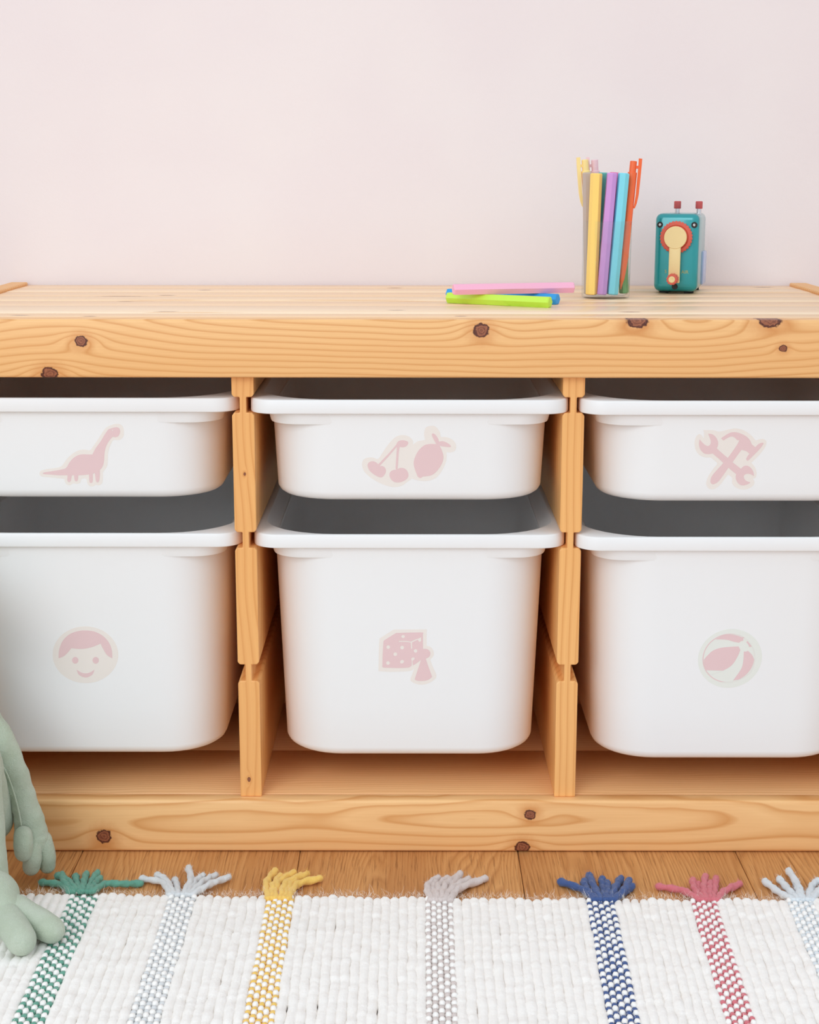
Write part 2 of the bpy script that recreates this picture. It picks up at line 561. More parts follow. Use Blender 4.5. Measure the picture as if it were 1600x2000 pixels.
def make_bin(h, name, label, group):
    root = empty(name, (0, 0, 0))
    tag(root, label, 'storage bin', group)
    f = bin_dims(h); zt = h - 0.0134
    loops = []
    for ang in (0, 25, 50, 75, 90):       # rounded foot of the walls
        a = math.radians(ang); R = 0.009
        hw, y0, y1, r = f(1 - (R - R * math.sin(a)) / zt)
        ins = R * (1 - math.sin(a)); zz = R * (1 - math.cos(a))
        hw, y0, y1, r = f(1 - zz / zt)
        loops.append(rrect(hw - R * (1 - math.sin(a)), y0 + R * (1 - math.sin(a)), y1 - R * (1 - math.sin(a)), r - R * (1 - math.sin(a)) * .8, zz))
    for s in (0.75, 0.5, 0.25, 0.0):
        hw, y0, y1, r = f(s); loops.append(rrect(hw, y0, y1, r, zt * (1 - s)))
    T = 0.0024
    hw, y0, y1, r = f(0); loops.append(rrect(hw - T, y0 + T, y1 - T, r - T, zt + .002))
    for s in (0.5, 0.98):
        hw, y0, y1, r = f(s); loops.append(rrect(hw - T, y0 + T, y1 - T, r - T, zt * (1 - s) + 0.0026 * (s > .9)))
    o = link('body', to_mesh(loft(loops), 'bin_body'), M_bin, root); smooth_by_angle(o, 40)
    # rim
    def ro(ins, z): return rrect(0.1485 - ins, ins, 0.420 - ins, 0.024 - ins, z)
    hw, y0, y1, r = f(0); T2 = T - .0002
    def ri(d, z): return rrect(hw - T2 + d, y0 + .0012 - d * .30, y1 - T2 + d * .3, r - T2 + d * .9, z)
    rl = [ri(-.0006, zt - .0005), ro(.0022, zt), ro(0.0004, zt + .0006), ro(0, zt + .002), ro(0.0002, h - .0014), ro(.0006, h - .0004), ro(.0014, h),
          ri(.0112, h), ri(.0104, h - .0006), ri(0.0090, h - .003), ri(.0020, zt + .003), ri(0.0, zt + .0012)]
    o = link('rim', to_mesh(loft(rl, closed=True), 'bin_rim'), M_bin, root); smooth_by_angle(o, 45)
    # stacking tabs at the four corners: a tighter corner than the body's
    hz = 0.0105
    for sx in (1, -1):
        for back in (0, 1):
            bm = bmesh.new()
            def ring(rr, e, z, ins):
                pts = []
                R0 = r
                for k in range(13):
                    a = math.radians(-90 + 90 * k / 12)
                    cx, cy = hw + e - ins - rr, y0 - e * .3 + ins + rr
                    pts.append(Vector((cx + rr * math.cos(a), cy + rr * math.sin(a), z)))
                # run straight to the tangent points of the body corner, then the chord through the wall
                pts = [Vector((hw - R0, y0 + .0006, z))] + pts + [Vector((hw - .0006, y0 + R0, z))]
                ch = []
                for k in range(11, 0, -1):
                    a = math.radians(-90 + 90 * k / 12); rin = R0 - .0008
                    ch.append(Vector((hw - R0 + rin * math.cos(a), y0 + R0 + rin * math.sin(a), z)))
                pts += ch
                return [Vector((p.x * sx, (p.y if not back else y0 + y1 - p.y), p.z)) for p in pts]
            lp = [ring(.030, .0012, zt - hz, .0022), ring(.031, .0014, zt - hz + .001, .0018), ring(.030, .0016, zt + .0004, .0)]
            tb = link('corner_tab', to_mesh(loft(lp), 'corner_tab'), M_bin, root); smooth_by_angle(tb, 40)
    return root


# flat print --------------------------------------------------------------
def smooth_closed(pts, n=5):
    """closed outline through pts; a third value 1 marks a sharp corner"""
    N = len(pts); out = []
    for i in range(N):
        a, b, c, d = (pts[(i + k) % N] for k in (-1, 0, 1, 2))
        B, C = Vector(b[:2]), Vector(c[:2])
        A = Vector(a[:2]) if len(b) < 3 else B * 2 - C
        D = Vector(d[:2]) if len(c) < 3 else C * 2 - B
        for k in range(n):
            t = k / n
            out.append(0.5 * (2 * B + (C - A) * t + (2 * A - 5 * B + 4 * C - D) * t * t + (3 * B - A - 3 * C + D) * t ** 3))
    return out


def circ(x, y, rx, ry=None, n=14, rot=0):
    ry = ry or rx; c, s = math.cos(rot), math.sin(rot)
    return [(x + rx * math.cos(2 * PI * k / n) * c - ry * math.sin(2 * PI * k / n) * s, y + rx * math.cos(2 * PI * k / n) * s + ry * math.sin(2 * PI * k / n) * c) for k in range(n)]


def print_mesh(name, paths, to_xz, front, lift, thick=0.00012):
    cu = bpy.data.curves.new(name, 'CURVE'); cu.dimensions = '2D'; cu.fill_mode = 'BOTH'; cu.extrude = thick / 2
    for path in paths:
        pp = smooth_closed(path)
        sp = cu.splines.new('POLY'); sp.points.add(len(pp) - 1); sp.use_cyclic_u = True
        for q_, p in zip(sp.points, pp):
            x, z = to_xz(p.x, p.y); q_.co = (x * 10, z * 10, 0, 1)
    cu.extrude = thick / 2 * 10
    ob = bpy.data.objects.new('tmp', cu); COL.objects.link(ob)
    dg = bpy.context.evaluated_depsgraph_get()
    me = bpy.data.meshes.new_from_object(ob.evaluated_get(dg))
    bpy.data.objects.remove(ob); bpy.data.curves.remove(cu)
    me.name = name
    for v in me.vertices:
        x, z, e = v.co.x / 10, v.co.y / 10, v.co.z / 10
        v.co = Vector((x, front(z) - lift - thick / 2 + e, z))
    me.materials.clear()
    return me


def sticker(binroot, h, org, sc, base, motif, base_mat, label):
    loc = binroot.location
    def to_xz(a, b):
        px, py = org[0] + a / sc, org[1] + b / sc
        p = on_y(px, py, loc.y + 0.010)
        return p.x - loc.x, p.z - loc.z
    fr = lambda z: bin_front(h, z)
    s = link('sticker', print_mesh('sticker', base, to_xz, fr, 0.00002), base_mat, binroot)
    s['label'] = label
    link('motif', print_mesh('motif', motif, to_xz, fr, 0.00016), M_pinkprint, s)


Hs, Hl = 0.097, 0.2255
Zs, Zl = 0.4328 + 0.0134 - Hs, 0.3038 + 0.0134 - Hl
small = make_bin(Hs, 'storage_bin', 'shallow white plastic bin with a pink dinosaur sticker, upper left', 'shallow white bins in the upper grooves')
large = make_bin(Hl, 'storage_bin', 'deep white plastic bin with a pink child face sticker, behind the green plush toy', 'deep white bins in the middle grooves')
sx = 2 * P0
bins = {}
for key, proto, z, x, y, lab in (
        ('dino', small, Zs, -sx, 0.0112, None),
        ('fruit', small, Zs, 0.0012, 0.0002, 'shallow white plastic bin with a pink cherries and lemon sticker, top centre'),
        ('tools', small, Zs, sx + .001, -0.0044, 'shallow white plastic bin with a pink wrench and hammer sticker, upper right'),
        ('face', large, Zl, -sx, 0.0116, None),
        ('dice', large, Zl, 0.0012, 0.0076, 'deep white plastic bin with a pink dice and game piece sticker, below the cherries bin'),
        ('ball', large, Zl, sx, -0.0024, 'deep white plastic bin with a pink beach ball sticker, lower right')):
    b = proto if lab is None else copy_tree(proto)
    b.location = (x, y, z)
    if lab: b['label'] = lab
    bins[key] = b
bpy.context.view_layer.update()

sticker(bins['dino'], Hs, (60, 800), 7.2727,
        [[(132, 910), (150, 870), (230, 845), (330, 832), (410, 818), (460, 785), (520, 700), (600, 625), (690, 575), (780, 566), (850, 572), (900, 510), (970, 410), (1040, 300), (1090, 245), (1160, 212), (1240, 195), (1300, 215), (1330, 280), (1325, 370), (1290, 415), (1240, 428), (1180, 430), (1135, 510), (1105, 620), (1100, 720), (1090, 800), (1060, 850), (1030, 890), (1030, 960), (1020, 1040), (980, 1075), (930, 1070), (890, 1090), (840, 1085), (808, 1040), (795, 985), (740, 980), (720, 1000), (705, 1040), (660, 1055), (610, 1050), (560, 1075), (510, 1058), (485, 1010), (480, 985), (380, 972), (260, 960), (170, 952), (138, 930)]],
        [[(176, 905), (200, 890, 1), (320, 872), (440, 850), (510, 825), (560, 745), (620, 680), (690, 642), (750, 632), (820, 634), (884, 634, 1), (930, 545), (1000, 450), (1060, 350), (1110, 278, 1), (1170, 255), (1230, 245), (1268, 262), (1278, 310), (1262, 360), (1225, 386), (1170, 382, 1), (1115, 450), (1075, 530), (1055, 620), (1048, 720), (1030, 800), (988, 858, 1), (988, 930), (978, 1010), (956, 1034), (932, 1015), (922, 940), (916, 898, 1), (888, 912, 1), (886, 1020), (862, 1042), (840, 1022), (834, 920, 1), (760, 928), (682, 933, 1), (674, 1000), (652, 1020), (630, 1000), (620, 932, 1), (590, 934, 1), (574, 1010), (548, 1030), (525, 1005), (530, 932, 1), (400, 932), (290, 922), (200, 917, 1)], circ(1170, 289, 8, n=8)],
        M_cream, 'cream vinyl sticker with a long-necked dinosaur')
sticker(bins['fruit'], Hs, (690, 820), 7.619,
        [[(132, 660), (150, 590), (200, 560), (280, 550), (370, 572), (430, 490), (520, 360), (610, 260), (680, 225), (750, 218), (830, 240), (885, 300), (890, 360, 1), (960, 310), (1065, 290, 1), (1055, 190), (1080, 105), (1160, 78), (1230, 95), (1285, 170), (1302, 245, 1), (1390, 250), (1480, 290), (1530, 370), (1510, 450), (1440, 475), (1385, 470, 1), (1385, 580), (1340, 710), (1260, 830), (1160, 890), (1060, 905), (940, 890), (870, 868, 1), (790, 930), (720, 975), (600, 995), (470, 965), (330, 900), (220, 820), (155, 745)]],
        [[(215, 680), (230, 630), (285, 608), (340, 625), (372, 655, 1), (520, 500), (640, 360, 1), (665, 315), (720, 294), (780, 302), (818, 325), (800, 375), (750, 398), (690, 395, 1), (675, 520), (668, 640), (660, 728, 1), (690, 710), (750, 712), (800, 750), (822, 810), (805, 865), (750, 905), (680, 926), (610, 918), (560, 875), (540, 815), (555, 765), (600, 740), (640, 735, 1), (632, 700), (640, 560), (650, 390, 1), (530, 530), (392, 684, 1), (440, 682), (478, 715), (487, 765), (460, 820), (420, 850), (370, 840), (300, 800), (245, 750)],
         [(1235, 350, 1), (1195, 280), (1168, 215), (1185, 192), (1225, 215), (1262, 270), (1275, 316, 1), (1330, 308), (1400, 335), (1452, 380), (1430, 396), (1350, 388), (1285, 378, 1), (1315, 440), (1342, 540), (1320, 640), (1250, 750), (1170, 815), (1090, 832), (1035, 838, 1), (1000, 860), (962, 840), (944, 800, 1), (915, 720), (900, 640), (915, 560), (970, 450), (1050, 375), (1120, 352)]],
        M_cream, 'cream vinyl sticker with cherries and a lemon')
sticker(bins['tools'], Hs, (1330, 820), 8.421,
        [[(217, 360), (240, 260), (290, 215, 1), (330, 235), (362, 285), (370, 210), (358, 155, 1), (450, 150), (550, 160), (600, 175), (680, 165), (780, 140), (890, 126), (1010, 150), (1130, 225), (1220, 325, 1), (1290, 300), (1360, 305), (1395, 350), (1370, 440), (1280, 560), (1150, 690, 1), (1205, 760), (1240, 860), (1220, 940), (1180, 955, 1), (1205, 1010), (1180, 1075), (1100, 1120), (1010, 1135), (900, 1100), (840, 1030), (835, 940), (770, 885, 1), (700, 980), (620, 1080), (530, 1130), (450, 1115), (412, 1040), (440, 930), (520, 800), (590, 710), (540, 650), (480, 605), (400, 605), (300, 565), (235, 480)]],
        [[(296, 305, 1), (350, 365), (400, 405), (440, 415), (475, 385), (478, 320), (436, 212, 1), (500, 220), (560, 265), (598, 340), (600, 400), (580, 455, 1), (670, 535), (762, 612, 1), (850, 490), (915, 390), (948, 322, 1), (915, 318, 1), (870, 275), (820, 258), (760, 280), (688, 324, 1), (648, 288, 1), (740, 225), (810, 192), (880, 187), (960, 205), (1060, 255), (1120, 315), (1155, 388, 1), (1212, 434, 1), (1270, 380), (1330, 360), (1345, 380), (1290, 460), (1190, 565), (1110, 645), (1080, 655), (1066, 628), (1085, 585), (1116, 545, 1), (1080, 510), (1030, 488), (985, 480, 1), (920, 570), (842, 684, 1), (980, 792, 1), (1020, 752), (1075, 740), (1130, 765), (1180, 830), (1196, 912, 1), (1130, 880), (1075, 876), (1035, 900), (1030, 935), (1060, 985), (1140, 1018, 1), (1090, 1050), (1010, 1068), (940, 1035), (898, 955), (902, 880, 1), (840, 830), (776, 772, 1), (690, 900), (610, 1005), (540, 1046), (500, 1040), (480, 1000), (500, 920), (580, 820), (692, 696, 1), (610, 620), (515, 540, 1), (440, 550), (370, 535), (310, 470), (288, 390)]],
        M_cream, 'cream vinyl sticker with a crossed wrench and hammer')
# a plain smiling child's face with a cap (generic)
sticker(bins['face'], Hl, (90, 1210), 10.0,
        [circ(775, 690, 640, 560, 32)],
        [[(250, 760, 1), (262, 600), (330, 420), (470, 285), (640, 222), (800, 212), (960, 235), (1120, 320), (1235, 450), (1290, 600), (1300, 760, 1), (1200, 700), (1130, 590), (1070, 470, 1), (900, 540), (700, 575), (500, 560, 1), (430, 650), (350, 720)],
         circ(575, 800, 62, 66), circ(975, 800, 62, 66),
         [(600, 985, 1), (690, 1040), (775, 1058), (860, 1040), (950, 985, 1), (905, 1085), (775, 1140), (645, 1085)]],
        M_cream, 'cream vinyl sticker with a plain smiling child face')
sticker(bins['dice'], Hl, (720, 1210), 10.667,
        [[(230, 390, 1), (380, 290), (525, 200, 1), (850, 196), (1215, 195, 1), (1212, 340), (1212, 540, 1), (1290, 560), (1350, 640), (1360, 740), (1290, 835, 1), (1350, 1000), (1415, 1150), (1390, 1240), (1250, 1330), (1100, 1360), (960, 1330), (880, 1270), (900, 1170), (955, 1030, 1), (860, 1070), (700, 1085), (450, 1090), (210, 1075, 1), (215, 700)]],
        [[(575, 272, 1), (800, 264), (1120, 260), (1135, 285, 1), (1135, 440), (1138, 605, 1), (1220, 608), (1275, 650), (1292, 710), (1265, 775), (1195, 812, 1), (1255, 990), (1330, 1195, 1), (1240, 1260), (1100, 1280), (1000, 1270), (965, 1245, 1), (1030, 1040), (1098, 835, 1), (1000, 910), (930, 955, 1), (918, 870), (925, 850, 1), (958, 825), (960, 795), (925, 785), (893, 812), (905, 860, 1), (902, 955, 1), (860, 990), (790, 1002), (600, 1008), (310, 1000, 1), (290, 985, 1), (298, 720), (315, 450, 1), (330, 425, 1), (440, 355)],
         [(635, 436, 1), (770, 436), (885, 452, 1), (990, 402), (1040, 388, 1), (1100, 362, 1), (1104, 374, 1), (1092, 390, 1), (1100, 425), (1070, 458), (1040, 435), (1036, 408, 1), (908, 468, 1), (912, 600, 1), (890, 605, 1), (880, 470, 1), (760, 458), (635, 458, 1)],
         circ(722, 346, 37, 31), circ(413, 568, 38), circ(702, 578, 39), circ(560, 717, 38), circ(408, 903, 38), circ(700, 876, 42, 36, rot=-.6), circ(982, 648, 37)],
        M_cream, 'cream vinyl sticker with a die and a cone-shaped game piece')
bo = circ(788, 795, 552, 510, 40, -0.35)
sticker(bins['ball'], Hl, (1350, 1210), 10.667,
        [circ(812, 798, 672, 612, 36, -0.35)],
        [bo, circ(788, 795, 534, 492, 40, -0.35),
         [(500, 400, 1), (600, 345), (720, 305), (860, 292), (990, 303), (1066, 335, 1), (1085, 390), (1084, 428, 1), (1040, 435), (1000, 468, 1), (890, 448), (760, 410), (620, 398)],
         [(1172, 432, 1), (1235, 510), (1262, 554, 1), (1206, 552, 1), (1190, 505), (1150, 460, 1)],
         [(266, 830, 1), (340, 740), (450, 640), (600, 580), (800, 556), (990, 546, 1), (1026, 622, 1), (970, 760), (870, 920), (740, 1020), (560, 1100), (405, 1150, 1), (325, 1060), (275, 930)],
         [(1100, 652, 1), (1140, 655), (1185, 638, 1), (1275, 730), (1312, 815, 1), (1318, 900), (1280, 1040), (1180, 1150), (1040, 1230), (880, 1262, 1), (990, 1110), (1060, 990), (1090, 850)]],
        M_cream_green, 'pale greenish round sticker with a beach ball')

# ------------------------------------------------------------------ pens
def pen_mat(name, c, rough=0.5):
    return plain(name, lin(c), rough)


def hexpen(name, a, b, cA, cB, label, cat='pen', group=None, spin=0.0, R=0.0060, seam=0.42):
    """hexagonal highlighter from tail a to cap end b (points on its axis)"""
    a, b = Vector(a), Vector(b); L = (b - a).length
    root = empty(name, a)
    root.rotation_mode = 'QUATERNION'
    d_ = (b - a).normalized(); x_ = (Vector((1, 0, 0)) - d_ * d_.x).normalized()
    root.rotation_quaternion = Matrix((x_, d_.cross(x_), d_)).transposed().to_quaternion()
    tag(root, label, cat, group)
    def hexloop(r, z): return [(r * math.cos(spin + PI / 3 * k), r * math.sin(spin + PI / 3 * k), z) for k in range(6)]
    zc = L * (1 - seam)
    e = .0010
    for nm, z0, z1, m in (('barrel', 0, zc, cA), ('cap', zc, L, cB)):
        lo = [hexloop(R - e * (nm == 'barrel') - .00005 * (nm == 'cap'), z0 + 0), hexloop(R, z0 + (e if nm == 'barrel' else .0002)), hexloop(R, z1 - (e if nm == 'cap' else .0002)), hexloop(R - (e if nm == 'cap' else .0001), z1)]
        bm = loft(lo)
        link(nm, to_mesh(bm, nm), m, root)
    return root


R6 = 0.0060; zf = R6 * math.cos(PI / 6)
zl = ZT + zf
def lying(name, ax, ay, bx, by, z, col, label):
    a = Vector((ax, ay, z)); b = Vector((bx, by, z))
    m = pen_mat(name + '_plastic', col, 0.38)
    o = hexpen(name, a, b, m, m, label, 'highlighter', spin=0.0)
    # lie on a flat: local x axis horizontal
    d = (b - a).normalized(); xa = Vector((0, 0, 1)).cross(d).normalized(); ya = d.cross(xa)
    o.rotation_quaternion = Matrix((xa, ya, d)).transposed().to_quaternion()
    return o


GP = 'hexagonal highlighters lying on the pine top'
for args in (('lime_highlighter', 0.0405, 0.1900, 0.1405, 0.1310, zl, (196, 238, 78), 'lime green hexagonal highlighter lying in front, under the pink one'),
             ('blue_highlighter', 0.0420, 0.2430, 0.1515, 0.1690, zl, (40, 156, 228), 'blue hexagonal highlighter lying mostly hidden behind the lime green one'),
             ('pink_highlighter', 0.0450, 0.1590, 0.1690, 0.1895, zl + 2 * zf + .0001, (246, 180, 208), 'pink hexagonal highlighter laid across the lime and blue ones')):
    o = lying(*args); o['group'] = GP; o.name = 'highlighter'

# ------------------------------------------------------------------ cup
CUX, CUY, CR, CH = 0.2105, 0.2570, 0.0258, 0.0808
cup = empty('cup', (CUX, CUY, ZT)); tag(cup, 'clear acrylic tumbler holding upright pens on the pine top', 'cup')
w = 0.0019
prof = [(0, 0), (CR - .003, 0), (CR - .0012, .0006), (CR - .0004, .002), (CR, CH - .0006), (CR - .0007, CH), (CR - w, CH - .0006), (CR - w - .0006, .0042), (CR - w - .003, .003), (0, .003)]
o = link('tumbler', to_mesh(lathe_bm(prof, 48), 'tumbler'), M_clear, cup, True); smooth_by_angle(o, 40)
zb = ZT + 0.0036


def up(px0, px1, Y0, Y1, z1, z0=None):
    """axis through the measured image columns at the given distances"""
    z0 = zb if z0 is None else z0
    def X(px, Y, z):
        # depth along the optical axis for a point (.., Y, z)
        dep = (Vector((0, Y, z)) - Vector((0, CY, CZ))).dot(_cf)
        return CX + (px - 800) / F * dep
    return (X(px0, Y0, z0), Y0, z0), (X(px1, Y1, z1), Y1, z1)


GC = 'pens standing in the clear cup'
def cuppen(px0, px1, Y0, Y1, z1, col, label, spin=0.1, R=0.0058):
    a, b = up(px0, px1, Y0, Y1, z1, zb + .0008)
    m = pen_mat('cup_pen_plastic', col, 0.42)
    return hexpen('highlighter', a, b, m, m, label, 'highlighter', GC, spin, R, 0.55)


cuppen(1155, 1164.5, .2415, .2420, .6500, (252, 214, 116), 'yellow hexagonal highlighter standing at the front of the clear cup', math.radians(55), .0062)
cuppen(1174.5, 1195, .2405, .2420, .6503, (206, 150, 220), 'purple hexagonal highlighter standing at the front of the clear cup', math.radians(33), .0057)
cuppen(1196, 1218, .2420, .2430, .6502, (122, 216, 234), 'light blue hexagonal highlighter standing at the front of the clear cup', math.radians(42), .0060)
cuppen(1150.5, 1147, .2550, .2545, .6508, (190, 174, 164), 'grey hexagonal highlighter standing at the left of the cup', math.radians(62), .0054)
cuppen(1166, 1178, .2560, .2560, .6508, (96, 176, 168), 'teal hexagonal highlighter standing behind the yellow and purple ones', 0.2, .0054)
cuppen(1181, 1200, .2545, .2570, .6510, (228, 128, 178), 'magenta highlighter standing hidden behind the purple one', 0.1, .0054)
cuppen(1218.5, 1214, .2620, .2600, .6150, (108, 176, 110), 'green highlighter standing low behind the orange pen', 0.2, .0054)


def clickpen(name, a, b, col, label, clip_dir, R=0.0048):
    a, b = Vector(a), Vector(b); L = (b - a).length
    root = empty(name, a); root.rotation_mode = 'QUATERNION'
    d = (b - a).normalized(); xa = Vector(clip_dir); xa = (xa - d * xa.dot(d)).normalized(); ya = d.cross(xa)
    root.rotation_quaternion = Matrix((xa, ya, d)).transposed().to_quaternion()
    tag(root, label, 'pen', GC)
    m = pen_mat(name + '_plastic', col, 0.4)
    o = link('barrel', to_mesh(lathe_bm([(0, .010), (.0028, .010), (R - .0006, .024), (R, .034), (R, L - .012), (R - .0005, L - .0115), (0, L - .0115)], 20), 'barrel'), m, root, True); smooth_by_angle(o, 35)
    o = link('tip', to_mesh(lathe_bm([(0, 0), (.0005, 0), (.0007, .002), (.0022, .009), (.0028, .011), (0, .011)], 16), 'tip'), m, root, True); smooth_by_angle(o, 35)
    o = link('push_button', to_mesh(lathe_bm([(0, L - .0125), (R - .0012, L - .0125), (R - .0012, L - .0005), (R - .0016, L), (0, L)], 18), 'push_button'), m, root, True); smooth_by_angle(o, 35)
    # clip: bridge at the head and a bowed tongue
    lp = []
    for z, off, hw, th in ((L + .0030, .0052, .0022, .0036), (L - .004, .0054, .0024, .0036), (L - .020, .0056, .0024, .0034), (L - .034, .0058, .0023, .0031), (L - .043, .0053, .0021, .0026), (L - .0485, .0047, .0015, .0016)):
        lp.append([(off, -hw, z), (off + th, -hw * .7, z), (off + th, hw * .7, z), (off, hw, z)])
    c = link('clip', to_mesh(loft(lp), 'clip'), m, root); smooth_by_angle(c, 40)
    bm = box_bm(R - .0025, .0082, -.0012, .0012, L - .0075, L - .0045, .0003, 1)
    link('clip_bridge', to_mesh(bm, 'clip_bridge'), m, c)
    return root


a, b = up(1212, 1237, .2475, .2560, .6625, zb + .0058); clickpen('orange_pen', a, b, (242, 106, 52), 'orange click pen leaning right in the clear cup, clip outward', (1, -.15, 0)).name = 'click_pen'
a, b = up(1160, 1142, .2700, .2640, .6640, zb + .0008); clickpen('cream_yellow_pen', a, b, (250, 224, 150), 'pale yellow click pen at the left back of the cup', (-1, -.1, 0)).name = 'click_pen'
a, b = up(1172, 1161, .2740, .2730, .6640, zb + .0008); clickpen('blush_pen', a, b, (236, 200, 208), 'pale pink click pen behind the grey and yellow highlighters', (-.95, .1, 0)).name = 'click_pen'

# ------------------------------------------------------------------ pencil sharpener
SHX, SHY, SA = 0.2935, 0.3125, -math.radians(16)
sh = empty('pencil_sharpener', (SHX, SHY, ZT), (0, 0, SA))
tag(sh, 'teal desk pencil sharpener with a cream hand crank, right of the pen cup', 'pencil sharpener')
M_teal = NT('teal_enamel')
M_teal.b.inputs['Base Color'].default_value = lin((0, 146, 152)); M_teal.b.inputs['Roughness'].default_value = 0.3
M_teal.b.inputs['Metallic'].default_value = 0.25; M_teal.b.inputs['Coat Weight'].default_value = 0.7; M_teal.b.inputs['Coat Roughness'].default_value = 0.07
M_teal = M_teal.m
M_coral = plain('coral_plastic', lin((214, 92, 74)), 0.45)
M_rose = plain('brick_rose_plastic', lin((196, 84, 84)), 0.45)
M_sand = plain('sand_cream_plastic', lin((236, 212, 154)), 0.45)
M_black = plain('black_plastic', lin((20, 22, 22)), 0.5)
M_steel = plain('steel', (0.62, 0.62, 0.64), 0.25, Metallic=1.0)
M_lav = plain('lavender_translucent', lin((176, 190, 226)), 0.25)
SW, SD, SHH = 0.0480, 0.0780, 0.0870
bm = bmesh.new()
lo = []
def sl(y, ins, r):
    hw = SW / 2 - ins; zl_, zh = 0.0022 + ins, SHH - ins; pts = []
    for cx, cz, a0 in ((hw - r, zl_ + r, -90), (hw - r, zh - r, 0), (-hw + r, zh - r, 90), (-hw + r, zl_ + r, 180)):
        for k in range(7):
            a = math.radians(a0 + 15 * k); pts.append((cx + r * math.cos(a), y, cz + r * math.sin(a)))
    return pts
for y, ins, r in ((0.0, .0062, .0030), (.0006, .0038, .0042), (.0022, .0016, .0056), (.0045, .0004, .0066), (.0070, 0, .0070), (.0350, .0002, .0070), (SD - .004, .0006, .0070), (SD - .001, .0018, .006), (SD, .004, .004)):
    lo.append(sl(y, ins, r))
bm.free()
o = link('housing', to_mesh(loft(lo), 'housing'), M_teal, sh, True); smooth_by_angle(o, 60)
for x in (-.016, .016):
    for y in (.010, .066):
        link('foot_pad', to_mesh(box_bm(x * .85 - .0055, x * .85 + .0055, y + .010 - .006, y + .006 - .004 * (y > .03), 0, .0028, .0006, 1), 'foot_pad'), M_black, sh)


def ycyl(name, x, z, prof, mat, parent=sh, n=32, off=(0, 0, 0)):
    """lathe whose axis points to the viewer (-Y); prof = (r, distance in front)"""
    o = link(name, to_mesh(lathe_bm(prof, n), name), mat, parent)
    o.rotation_euler = (PI / 2, 0, 0); o.location = (x + off[0], off[1], z + off[2])
    return smooth_by_angle(o, 35)


# toothed dial
bm = bmesh.new(); n = 120; L = []
for r0, y, tooth in ((.0150, -.002, 0), (.0168, 0, 1), (.0172, .0045, 1), (.0160, .0058, 0), (.0135, .0058, 0), (.0125, .0046, 0)):
    L.append([( (r0 + (.0006 if (k // 2) % 2 else -.0002) * tooth) * math.cos(2 * PI * k / n), (r0 + (.0006 if (k // 2) % 2 else -.0002) * tooth) * math.sin(2 * PI * k / n), y) for k in range(n)])
o = link('dial', to_mesh(loft(L), 'dial'), M_coral, sh); o.rotation_euler = (PI / 2, 0, 0); o.location = (0, 0, .0615); smooth_by_angle(o, 30)
crank = ycyl('crank_hub', 0, .0615, [(0, .004), (.0112, .004), (.0118, .0045), (.0122, .0130), (.0116, .0137), (0, .0137)], M_sand, n=40)
arm = link('crank_arm', to_mesh(box_bm(-.0062, .0062, -.0131, -.0094, .0125, .0560, .0012, 2), 'crank_arm'), M_sand, sh); smooth_by_angle(arm, 40)
# ribbed knob with cream insert
bm = bmesh.new(); n = 48; L = []
for r0, y in ((.0055, .0128), (.0058, .0136), (.0058, .0265), (.0051, .0278), (.0036, .0278), (.0034, .0268)):
    L.append([((r0 + (.0003 if (k // 2) % 2 else -.0003)) * math.cos(2 * PI * k / n), (r0 + (.0003 if (k // 2) % 2 else -.0003)) * math.sin(2 * PI * k / n), y) for k in range(n)])
kb = link('crank_knob', to_mesh(loft(L), 'crank_knob'), M_coral, sh); kb.rotation_euler = (PI / 2, 0, 0); kb.location = (-.0005, 0, .0172); smooth_by_angle(kb, 30)
ki = link('knob_insert', to_mesh(lathe_bm([(0, .0260), (.0036, .0260), (.0036, .0279), (.0028, .0283), (.0010, .0273), (0, .0272)], 20), 'knob_insert'), M_sand, kb, True)
# black discs on the face, painting the dark inside the screw holes and lower hole
for x, z in ((-.0186, .0748), (.0186, .0748), (-.0002, .0080)):
    rc = ycyl('hole_dark_disc', x, z, [(0, -.004), (.0034, -.004), (.0034, .0008), (.0032, .0017), (.0028, .0017), (.0027, .0014), (0, .0014)], M_black, n=20, off=(0, .0012, 0))
    if z > .05:
        sc_ = link('screw', to_mesh(lathe_bm([(0, .0010), (.0015, .0010), (.0015, .0017), (.0012, .0020), (.0006, .0020), (.0005, .0016), (0, .0016)], 14), 'screw'), M_steel, rc, True)
# clamp pins on top
for x in (-.0042, .0195):
    y = .034
    p = link('release_pin', to_mesh(lathe_bm([(0, SHH - .003), (.0026, SHH - .003), (.0026, SHH + .0065), (0, SHH + .0065)], 16), 'release_pin'), M_steel, sh, True, loc=(x, y, 0)); smooth_by_angle(p, 35)
    c = link('pin_cap', to_mesh(lathe_bm([(0, SHH + .0045), (.0036, SHH + .0045), (.0039, SHH + .0050), (.0039, SHH + .0120), (.0034, SHH + .0127), (0, SHH + .0127)], 18), 'pin_cap'), M_rose, p, True); smooth_by_angle(c, 35)
# shavings tray showing at the side
tr = link('shavings_tray', to_mesh(box_bm(-.020, .0256, .050, .0805, .0070, .0440, .0018, 2), 'shavings_tray'), M_lav, sh); smooth_by_angle(tr, 40)


def text(name, body, size, x, z, y, mat, parent):
    cu = bpy.data.curves.new('t', 'FONT'); cu.body = body; cu.size = size; cu.extrude = .00005; cu.align_x = 'LEFT'
    ob = bpy.data.objects.new('t', cu); COL.objects.link(ob)
    me = bpy.data.meshes.new_from_object(ob.evaluated_get(bpy.context.evaluated_depsgraph_get()))
    bpy.data.objects.remove(ob)
    me.materials.clear()
    o = link(name, me, mat, parent); o.rotation_euler = (PI / 2, 0, 0); o.location = (x, y, z)
    return o


M_gold = plain('gold_print', lin((176, 170, 92)), 0.5)
text('lettering', 'AIR', .0052, .0064, .0222, -.00008, M_gold, sh)
text('lettering', 'S', .0050, -.0118, .0225, -.00008, M_gold, sh)

